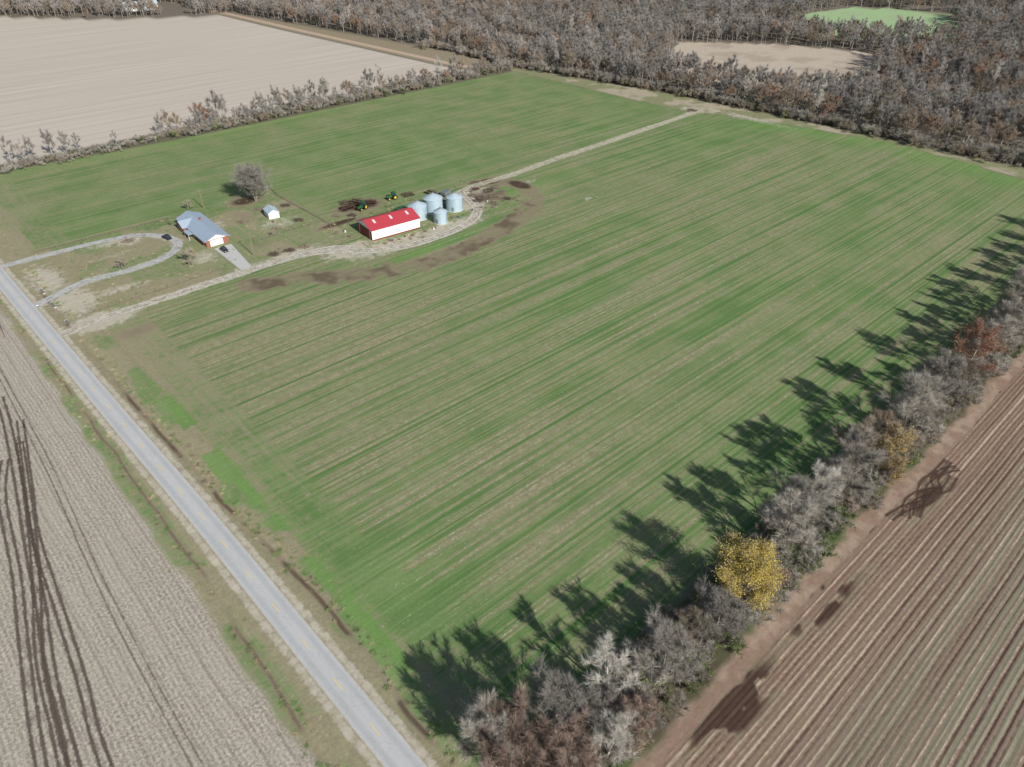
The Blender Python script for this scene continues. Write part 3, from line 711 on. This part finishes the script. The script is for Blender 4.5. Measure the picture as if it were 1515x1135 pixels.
# ------------------------------------------------------------------ BUILDINGS
M_white = simple('white_siding', C(230, 231, 230), .6, .3, var=.06, scale=.8)
M_redroof = ribbed('red_metal_roof', C(182, 66, 74), 0, .6, .3, .5, .4, var=.12)
M_reddoor = ribbed('dark_red_door', C(122, 54, 50), 1, .4, .3, .6, .3, var=.2)
M_whitemetal = ribbed('white_metal_wall', C(234, 235, 235), 0, .5, .3, .5, .4, var=.05)
M_whitemetal_end = ribbed('white_metal_gable', C(232, 233, 234), 1, .5, .3, .5, .4, var=.05)
M_shingle = simple('grey_blue_shingles', C(158, 173, 187), .8, .2, var=.15, scale=.8)
M_brick = simple('red_brick', C(150, 98, 86), .85, .2, var=.2, scale=3)
M_glass = simple('window_glass', C(50, 60, 70), .15, .6, var=.1)
M_trim = simple('white_trim', C(232, 232, 228), .6, .3, var=.04)
M_blueroof = ribbed('pale_blue_metal_roof', C(186, 200, 210), 0, .5, .3, .5, .4, var=.08)
M_galv = ribbed('galvanised_steel', C(170, 189, 198), 2, .45, .5, .5, .4, metal=.15, var=.12)
M_galvroof = simple('galvanised_roof', C(186, 204, 212), .5, .4, metal=.15, var=.12)
M_sky = simple('translucent_panel', C(222, 214, 208), .4, .4, var=.05)
M_wood = simple('weathered_wood', C(138, 124, 110), .9, .1, var=.3)
M_dark = simple('dark_rubber', C(34, 34, 36), .8, .2, var=.2)
M_steel = simple('grey_steel', C(138, 142, 144), .5, .5, metal=.4, var=.15)

def gable(e, L, W, ze, zr, wall, roof, ends=None, ov=.4, wallname='wall'):
    h = W / 2
    a, b = (-L / 2, L / 2)
    mb = MB(); mb.prism([(-h, 0), (h, 0), (h, ze), (0, zr), (-h, ze)], a, b); w = mb.obj(wallname, [wall] + ([ends] if ends else []), e)
    if ends:
        for p in w.data.polygons:
            if abs(p.normal.x) > .9: p.material_index = 1
    sl = (zr - ze) / h
    mb = MB()
    for s_ in (-1, 1):
        ye = s_ * (h + ov); zz = ze - sl * ov
        pr = [(ye, zz + .04), (0, zr + .04), (0, zr + .18), (ye, zz + .16)]
        mb.prism(pr if s_ < 0 else pr[::-1], a - ov, b + ov)
    r = mb.obj('roof', roof, e)
    return w, r, sl

e = empty('machine_shed', (149.6, 236.8, 0), math.radians(-6), 'long white metal machine shed with red roof', 'shed')
w, r, sl = gable(e, 21.5, 12.6, 4.3, 6.4, M_whitemetal, M_redroof, M_whitemetal_end, .35)
mb = MB(); mb.box(-10.80, -2.1, 1.95, .08, 4.0, 3.8); mb.obj('door', M_reddoor, e)
mb = MB(); mb.box(-10.80, 2.1, 1.95, .08, 4.0, 3.8); mb.obj('door', M_reddoor, e)
mb = MB(); mb.box(-10.87, 0, 4.0, .1, 9.4, .25); mb.obj('door_track', M_reddoor, e)
for yy_ in (-5.4, 5.4):
    mb = MB(); mb.box(-10.80, yy_, 1.9, .06, 1.4, 3.6); mb.obj('wall_panel', M_reddoor, e)
for xx_ in (-7.2, 0.2, 7.6):
    mb = MB(); y0, y1 = -3.0, -.9
    z = lambda y: 6.4 + sl * y + .19
    mb.poly((xx_ - .45, y0, z(y0)), (xx_ + .45, y0, z(y0)), (xx_ + .45, y1, z(y1)), (xx_ - .45, y1, z(y1)))
    mb.obj('skylight', M_sky, e)
mb = MB(); mb.box(0, -6.34, .25, 21.4, .05, .5); mb.obj('wainscot', M_reddoor, e)
mb = MB(); mb.box(0, 0, 6.62, 22.2, .5, .08); mb.obj('ridge_cap', M_redroof, e)

e = empty('farmhouse', (92.8, 284, 0), math.radians(88), 'brick ranch farmhouse with grey-blue shingle roof', 'house')
w, r, sl = gable(e, 29, 8.8, 2.7, 4.5, M_brick, M_shingle, None, .75)
def roof_front(cx, wd, y_out, zr_):
    mb = MB(); hw = wd / 2
    prof = [(-hw, 0), (hw, 0), (hw, 2.69), (0, zr_ - .12), (-hw, 2.69)]
    b = len(mb.v)
    for yv in (4.0, y_out):
        for px, pz in prof: mb.v.append((cx + px, yv, pz))
    for i in range(5):
        j = (i + 1) % 5; mb.f.append((b + j, b + i, b + 5 + i, b + 5 + j))
    mb.f.append(tuple(b + 5 + i for i in range(5)))
    mb.obj('front_wing', M_brick, e)
    mb = MB()
    for s_ in (-1, 1):
        o_ = hw + .45; zz = 2.7 - .45 * (zr_ - 2.7) / hw
        a_ = (cx + s_ * o_, zz); c_ = (cx, zr_)
        mb.poly((a_[0], .4, a_[1] + .1), (a_[0], y_out + .45, a_[1] + .1), (c_[0], y_out + .45, c_[1] + .1), (c_[0], .4, c_[1] + .1))
        mb.poly((a_[0], .4, a_[1] - .04), (a_[0], y_out + .45, a_[1] - .04), (c_[0], y_out + .45, c_[1] - .04), (c_[0], .4, c_[1] - .04))
        mb.poly((a_[0], y_out + .45, a_[1] - .04), (a_[0], y_out + .45, a_[1] + .1), (c_[0], y_out + .45, c_[1] + .1), (c_[0], y_out + .45, c_[1] - .04))
    mb.obj('wing_roof', M_shingle, e)
roof_front(7.5, 7.5, 6.3, 4.3)
mb = MB(); mb.box(-14.54, 0.4, 1.2, .08, 5.0, 2.3); mb.obj('garage_door', M_trim, e)
mb = MB(); mb.poly((-14.53, -4.2, 2.62), (-14.53, 0, 4.38), (-14.53, 4.2, 2.62)); mb.obj('gable_siding', M_trim, e)
mb = MB(); mb.box(-1.5, 4.44, 1.1, 1.0, .08, 2.1); d_ = mb.obj('door', M_trim, e)
mb = MB(); mb.cyl((-1.15, 4.50, 1.05), (-1.15, 4.56, 1.05), .04, .04, 6); h_ = mb.obj('handle', M_steel, d_)
for xx_ in (-11, -7.5, -4.4, 1.6):
    mb = MB(); mb.box(xx_, 4.43, 1.55, 1.5, .07, 1.2); wi = mb.obj('window', M_glass, e)
    mb = MB()
    for dz in (-.65, .65): mb.box(xx_, 4.46, 1.55 + dz, 1.7, .1, .1)
    for dx in (-.8, .8): mb.box(xx_ + dx, 4.46, 1.55, .1, .1, 1.2)
    mb.obj('frame', M_trim, wi)
for xx_ in (7.5,):
    mb = MB(); mb.box(xx_, 6.33, 1.5, 2.2, .07, 1.3); wi = mb.obj('window', M_glass, e)
    mb = MB()
    for dz in (-.7, .7): mb.box(xx_, 6.36, 1.5 + dz, 2.4, .1, .1)
    for dx in (-1.15, 1.15): mb.box(xx_ + dx, 6.36, 1.5, .1, .1, 1.3)
    mb.obj('frame', M_trim, wi)
mb = MB(); mb.box(3.2, -.9, 4.6, .8, .8, 1.4); mb.obj('chimney', M_brick, e)
mb = MB(); mb.box(-1.2, 6.2, 2.35, 5.2, 2.0, .12); mb.obj('porch_roof', M_shingle, e)
for xx_ in (-3.6, 1.2):
    mb = MB(); mb.cyl((xx_, 7.0, 0), (xx_, 7.0, 2.29), .08, .08, 8); mb.obj('porch_post', M_trim, e)

e = empty('garden_shed', (121.3, 281.5, 0), math.radians(80), 'small white shed with pale blue metal roof', 'shed')
gable(e, 6.4, 4.4, 2.5, 3.7, M_white, M_blueroof, None, .3)
mb = MB(); mb.box(-3.23, 0, 1.05, .06, 1.3, 2.0); mb.obj('door', M_trim, e)
mb = MB(); mb.box(.5, 2.22, 1.5, .9, .06, .8); mb.obj('window', M_glass, e)

e = empty('barn', (278, 866, 0), math.radians(-15), 'distant pale barn with light blue roof', 'barn')
gable(e, 34, 16, 4.5, 7.5, M_white, M_blueroof, None, .6)
mb = MB(); mb.box(0, -8.04, 1.9, 6, .08, 3.8); mb.obj('door', M_steel, e)

def bin_(x, y, R, ze, zr, label, rot):
    e = empty('grain_bin', (x, y, 0), rot, label, 'grain bin', 'grain bins beside the machine shed')
    n = 40
    mb = MB(); mb.cyl((0, 0, .15), (0, 0, ze), R, R, n, True); w = mb.obj('wall', M_galv, e, smooth=False)
    mb = MB(); mb.cyl((0, 0, 0), (0, 0, .16), R + .25, R + .25, n, True); mb.obj('concrete_base', conc, e)
    mb = MB(); mb.cyl((0, 0, ze + .01), (0, 0, zr), R + .18, .45, n, True); mb.obj('roof', M_galvroof, e)
    mb = MB()
    for i in range(20):
        t = 2 * math.pi * i / 20
        mb.cyl(((R + .15) * math.cos(t), (R + .15) * math.sin(t), ze + .05), (.5 * math.cos(t), .5 * math.sin(t), zr + .02), .04, .04, 4, False)
    mb.obj('roof_ribs', M_steel, e)
    mb = MB(); mb.cyl((0, 0, zr - .02), (0, 0, zr + .35), .5, .42, 12); mb.obj('cap', M_steel, e)
    mb = MB()
    for s_ in (-.22, .22): mb.cyl((R + .12, s_, .3), (R + .12, s_, ze + .4), .03, .03, 4)
    for i in range(int(ze / .35)): mb.cyl((R + .12, -.22, .5 + i * .35), (R + .12, .22, .5 + i * .35), .02, .02, 4)
    mb.obj('ladder', M_steel, e)
    mb = MB(); mb.box(0, -R - .02, 1.3, .8, .14, 1.7); mb.obj('door', M_steel, e)
bin_(165.4, 238.6, 3.8, 5.4, 7.3, 'galvanised grain bin next to the red-roofed shed', .4)
bin_(174.4, 239.8, 4.0, 6.0, 8.0, 'tallest galvanised grain bin with conical roof', -.4)
bin_(182.4, 235.4, 3.5, 5.6, 7.4, 'galvanised grain bin at end of the group', -.9)
bin_(169.6, 228.6, 2.8, 4.6, 6.0, 'smallest grain bin standing before the others', -1.2)

# ------------------------------------------------------------------ poles, fence
def pole(x, y, h, label, rz=0):
    e = empty('utility_pole', (x, y, 0), rz, label, 'utility pole', 'wooden utility poles')
    mb = MB(); mb.cyl((0, 0, -.3), (0, 0, h), .19, .12, 8); mb.obj('pole', M_wood, e)
    mb = MB(); mb.box(0, .16, h - .6, 2.2, .1, .14); mb.obj('crossarm', M_wood, e)
    mb = MB()
    for s_ in (-.95, -.3, .95): mb.cyl((s_, .16, h - .53), (s_, .16, h - .33), .05, .035, 6)
    mb.obj('insulators', M_steel, e)
pole(98, 251.5, 9.5, 'wooden utility pole beside the gravel driveway', .3)
pole(103.5, 309, 8.5, 'wooden utility pole behind the farmhouse', .2)
pole(13.5, 248.5, 10, 'wooden utility pole beside the road', 0)
def fence(pts, label, step=3.0, rails=2):
    e = empty('fence', (pts[0][0], pts[0][1], 0), 0, label, 'fence')
    ox, oy = pts[0]
    pm = None; rb = MB()
    for (x0, y0), (x1, y1) in zip(pts[:-1], pts[1:]):
        L = math.hypot(x1 - x0, y1 - y0); n = max(1, round(L / step))
        for i in range(n):
            px = x0 + (x1 - x0) * i / n - ox; py = y0 + (y1 - y0) * i / n - oy
            if pm is None:
                mb = MB(); mb.cyl((0, 0, -.2), (0, 0, 1.4), .1, .09, 6); o = mb.obj('post', M_wood, e, (px, py, 0)); pm = o.data
            else:
                o = bpy.data.objects.new('post', pm); o.parent = e; o.location = (px, py, 0); COL.objects.link(o)
        for r_ in range(rails):
            z = .55 + .55 * r_; rb.cyl((x0 - ox, y0 - oy, z), (x1 - ox, y1 - oy, z), .07, .07, 4)
    rb.obj('rails', M_wood, e)
fence([(134, 256), (134, 277), (133.8, 300), (135.5, 311), (118, 310.5)], 'weathered wooden fence along the yard edge')
fence([(88, 307.5), (60, 308.5), (38, 309)], 'weathered wooden fence behind the circular drive', 3.5)
fence([(36, 246.5), (60, 247), (85, 248)], 'low wooden fence beside the gravel driveway', 4, 1)
fence([(104, 262), (118, 263), (133, 262)], 'low wooden fence across the back yard', 3.5, 1)

# ------------------------------------------------------------------ vehicles
def wheel(e, x, y, r, w, rimc, name='wheel'):
    mb = MB(); mb.cyl((x, y - w / 2, r), (x, y + w / 2, r), r, r, 20); o = mb.obj(name, M_dark, e)
    mb = MB(); mb.cyl((x, y - w / 2 - .012, r), (x, y + w / 2 + .012, r), r * .58, r * .58, 14); mb.obj('rim', rimc, o)
def car(x, y, rz, paint, label, L=4.7, suv=False):
    e = empty('parked_car', (x, y, .04), rz, label, 'car')
    mb = MB(); mb.box(0, 0, .62, L, 1.82, .62, .97, .94); mb.obj('body', paint, e, bevel=.09)
    hc = .62 if not suv else .75
    mb = MB(); mb.box(-.25 if not suv else -.5, 0, .93 + hc / 2, 2.7 if not suv else 3.2, 1.66, hc, .68, .80); mb.obj('window', M_glass, e, bevel=.06)
    mb = MB(); mb.box(-.25 if not suv else -.5, 0, .93 + hc + .015, (2.7 if not suv else 3.2) * .66, 1.66 * .78, .05); mb.obj('roof', paint, e)
    for xx_ in (-L * .31, L * .31):
        for yy_ in (-.82, .82): wheel(e, xx_, yy_, .34, .22, M_steel)
    for yy_ in (-.62, .62):
        mb = MB(); mb.box(L / 2 - .03, yy_, .7, .08, .34, .16); mb.obj('headlight', M_sky, e)
black = simple('dark_car_paint', C(36, 42, 52), .25, .6, var=.05)
grey = simple('charcoal_car_paint', C(52, 54, 58), .25, .6, var=.05)
car(79.8, 288.5, math.radians(100), black, 'dark blue car parked on the circular drive', suv=True)
car(91.6, 262.5, math.radians(-88), grey, 'dark grey car parked before the garage')

M_grn = simple('green_tractor_paint', C(40, 92, 50), .5, .4, var=.1)
M_ylw = simple('yellow_wheel_paint', C(190, 166, 60), .6, .3, var=.1)
def tractor(x, y, rz, label, s=1.0):
    e = empty('tractor', (x, y, 0), rz, label, 'tractor', 'green tractors behind the shed', s)
    mb = MB(); mb.box(1.3, 0, 1.35, 2.3, .85, .85, .95, .85); mb.box(-.5, 0, 1.1, 1.8, 1.0, .7); mb.obj('body', M_grn, e, bevel=.05)
    mb = MB(); mb.box(-.55, 0, 2.05, 1.5, 1.4, 1.25, .9, .92); mb.obj('cab', M_glass, e, bevel=.04)
    mb = MB(); mb.box(-.55, 0, 2.78, 1.7, 1.55, .18); mb.obj('roof', M_grn, e, bevel=.04)
    for s_ in (-1, 1):
        wheel(e, -.7, s_ * 1.05, .95, .5, M_ylw); wheel(e, 1.7, s_ * .85, .62, .36, M_ylw)
        mb = MB(); mb.box(-.7, s_ * 1.05, 2.0, 1.3, .55, .08); mb.obj('fender', M_grn, e)
    mb = MB(); mb.cyl((1.5, .3, 1.7), (1.5, .3, 2.6), .05, .05, 6); mb.obj('exhaust', M_dark, e)
tractor(153.2, 262, math.radians(200), 'green tractor with yellow wheels behind the shed', 1.15)
tractor(169.5, 263, math.radians(170), 'green tractor beside the muddy yard', 1.1)
M_rusty = simple('rusty_steel', C(96, 72, 62), .8, .3, var=.3)
def harrow(x, y, rz, label):
    e = empty('disc_harrow', (x, y, 0), rz, label, 'farm implement', 'farm implements parked in the yard')
    mb = MB()
    for yy_ in (-2.4, -.8, .8, 2.4): mb.box(0, yy_, .75, 3.6, .12, .12)
    for xx_ in (-1.7, 0, 1.7): mb.box(xx_, 0, .88, .14, 5.2, .12)
    mb.cyl((1.8, 0, .7), (4, 0, .5), .08, .06, 6); mb.obj('frame', M_rusty, e)
    mb = MB()
    for xx_ in (-1.3, 1.2):
        for i in range(14): mb.cyl((xx_ + (i - 7) * .03, -2.5 + i * .38, .34), (xx_ + (i - 7) * .03, -2.47 + i * .38, .34), .34, .34, 10)
    mb.obj('discs', M_dark, e)
    wheel(e, -.2, -1.5, .38, .22, M_ylw); wheel(e, -.2, 1.5, .38, .22, M_ylw)
harrow(156, 271, .5, 'dark disc harrow parked beside the tractor')
harrow(148.5, 267.5, 1.7, 'rusty disc harrow parked on bare earth')
harrow(160, 266, .9, 'disc harrow standing between the two tractors')
harrow(151.5, 272.5, 1.2, 'dark disc harrow at the end of the cluster')
harrow(186, 257, .2, 'rusty disc harrow parked by the track')
harrow(177, 262, 1.4, 'dark disc harrow beside the second tractor')
def wagon(x, y, rz, paint, label):
    e = empty('grain_wagon', (x, y, 0), rz, label, 'wagon', 'grain wagons parked in the yard')
    mb = MB(); mb.box(0, 0, 1.75, 4.2, 2.3, 1.3, 1.12, 1.12); mb.obj('hopper', paint, e)
    mb = MB(); mb.box(0, 0, .95, 4.4, .9, .18); mb.cyl((2.2, 0, .9), (4.0, 0, .5), .06, .05, 6); mb.obj('frame', M_rusty, e)
    for xx_ in (-1.4, 1.4):
        for yy_ in (-.95, .95): wheel(e, xx_, yy_, .45, .26, M_steel)
wagon(189, 250, .3, M_steel, 'grey grain wagon parked beside the farm track')
wagon(163, 247.5, .1, M_grn, 'green grain wagon parked behind the bins')

M_red = simple('faded_red_paint', C(150, 60, 52), .6, .3, var=.2)
M_blu = simple('faded_blue_plastic', C(70, 100, 150), .5, .3, var=.1)
def pallet(x, y, rz, n):
    e = empty('pallet_stack', (x, y, 0), rz, 'stack of weathered wooden pallets beside the shed', 'pallets', 'pallet stacks around the shed')
    for i in range(n):
        mb = MB()
        for j in range(5): mb.box(0, -.5 + j * .25, .13 + i * .15, 1.2, .14, .03)
        for j in range(3): mb.box(-.5 + j * .5, 0, .06 + i * .15, .1, 1.1, .1)
        mb.obj('pallet', M_wood, e)
def barrel(x, y, m_, lab):
    e = empty('barrel', (x, y, 0), 0, lab, 'barrel', 'barrels around the shed')
    mb = MB(); mb.cyl((0, 0, 0), (0, 0, .9), .3, .3, 14); mb.obj('drum', m_, e)
    mb = MB()
    for z in (.3, .6, .89): mb.cyl((0, 0, z), (0, 0, z + .03), .32, .32, 14)
    mb.obj('hoops', M_steel, e)
for x, y, r_, n in ((140.5, 226.5, .3, 3), (147, 226.0, .1, 2), (153, 225.4, .8, 4), (159, 225, 1.2, 2), (134, 241, .4, 5), (176, 229, .3, 3), (188, 240, .3, 4), (131, 247, .9, 3), (108, 250, .2, 2), (192, 229, .5, 3), (196, 226, .2, 3), (201, 246, 1.1, 4), (188, 245, .7, 4), (143, 248, .4, 4), (150, 249, .9, 3), (156, 250, .1, 4)): pallet(x, y, r_, n)
for i, (x, y) in enumerate(((143.5, 227), (144.3, 226.6), (150, 226.4), (163, 224.8), (164, 225), (178, 227), (187, 229), (135, 246.5), (118.5, 275), (126, 290), (190, 244), (198, 232), (205, 246))):
    barrel(x, y, (M_red, M_blu, M_rusty, M_white)[i % 4], ('faded red steel barrel by the shed', 'blue plastic barrel by the shed', 'rusty steel barrel by the shed', 'white plastic barrel by the shed')[i % 4])
def pile(x, y, r, seed, label, mat):
    rg = random.Random(seed); mb = MB()
    for i in range(90):
        a = rg.uniform(0, 6.28); rr = r * math.sqrt(rg.random()); px = math.cos(a) * rr; py = math.sin(a) * rr; pz = .1 + rg.random() * max(.1, (1 - rr / r)) * r * .45
        t = rg.uniform(0, 6.28); L = rg.uniform(.6, 2.4)
        mb.cyl((px, py, pz), (px + math.cos(t) * L, py + math.sin(t) * L, pz + rg.uniform(-.2, .5)), rg.uniform(.04, .12), .03, 4)
    o = mb.obj('brush_pile', mat, None, (x, y, 0)); o['label'] = label; o['category'] = 'brush pile'; o['group'] = 'brush piles around the farm yard'
M_brush = simple('dead_brush', C(96, 84, 74), .9, .1, var=.3)
for i, (x, y, r) in enumerate(((201, 238, 3.2), (207, 242, 2.6), (204, 233, 2.4), (196, 236, 2.2), (199, 229, 1.8), (192, 246, 1.8), (210, 236, 2), (207, 229, 1.6), (212, 243, 1.8), (204, 247, 1.6), (198, 242, 2.0), (110, 246, 1.6), (116, 245, 1.3), (104, 247, 1.2), (67.5, 296.5, 1.8), (384, 259, 3), (120, 292, 1.5), (131, 288, 1.4), (109, 284, 1.2), (127, 270, 1.3), (116, 268, 1.0), (146, 259, 1.5), (141, 263, 1.2))):
    pile(x, y, r, i, 'tangled heap of cut branches on bare dirt', (M_wood, M_brush)[i % 2])
for x, y in ((31, 262), (31, 275), (31, 246)):
    e = empty('culvert_pipe', (x, y, -.4), math.pi / 2, 'grey culvert pipe end in the roadside ditch', 'pipe', 'culvert pipes under the driveways')
    mb = MB(); mb.cyl((-2.4, 0, 0), (2.4, 0, 0), .3, .3, 14); mb.obj('pipe', M_steel, e)
    mb = MB(); mb.box(2.4, 0, -.05, .12, .8, .7); mb.box(-2.4, 0, -.05, .12, .8, .7); mb.obj('headwall', conc, e)
e = empty('mailbox', (23.0 + 3.6, 262, 0), 0, 'white mailbox on a wooden post by road', 'mailbox')
mb = MB(); mb.cyl((0, 0, -.2), (0, 0, 1.05), .06, .06, 6); mb.obj('post', M_wood, e)
mb = MB(); mb.prism([(-.12, 1.05), (.12, 1.05), (.12, 1.22), (.07, 1.3), (-.07, 1.3), (-.12, 1.22)], -.26, .26); mb.obj('box', M_trim, e)

# ------------------------------------------------------------------ light, camera
EL = math.radians(31)
d = Vector((0.09 * math.cos(EL), math.cos(EL), -math.sin(EL)))
sun = bpy.data.lights.new('sun', 'SUN'); sun.energy = 5.0; sun.angle = math.radians(.5); sun.color = (1, .985, .95)
so = bpy.data.objects.new('sun', sun); COL.objects.link(so); so.rotation_euler = d.to_track_quat('-Z', 'Y').to_euler(); so.location = (0, -100, 200)
wd = bpy.data.worlds.new('World'); scene.world = wd; wd.use_nodes = True
nt = wd.node_tree; bg = nt.nodes['Background']; sk = nt.nodes.new('ShaderNodeTexSky'); sk.sky_type = 'NISHITA'; sk.sun_disc = False
sk.sun_elevation = EL; sk.sun_rotation = math.radians(185); nt.links.new(sk.outputs[0], bg.inputs[0]); bg.inputs[1].default_value = .08
cam = bpy.data.cameras.new('camera'); cam.sensor_width = 36; cam.lens = 1075 / 1515 * 36; cam.clip_end = 9000; cam.clip_start = .5
co = bpy.data.objects.new('camera', cam); COL.objects.link(co); co.location = (0, 0, 120); co.rotation_euler = (math.radians(54.5), 0, math.radians(-42.5))
scene.camera = co
scene.view_settings.view_transform = 'Standard'; scene.view_settings.look = 'None'; scene.view_settings.exposure = 0
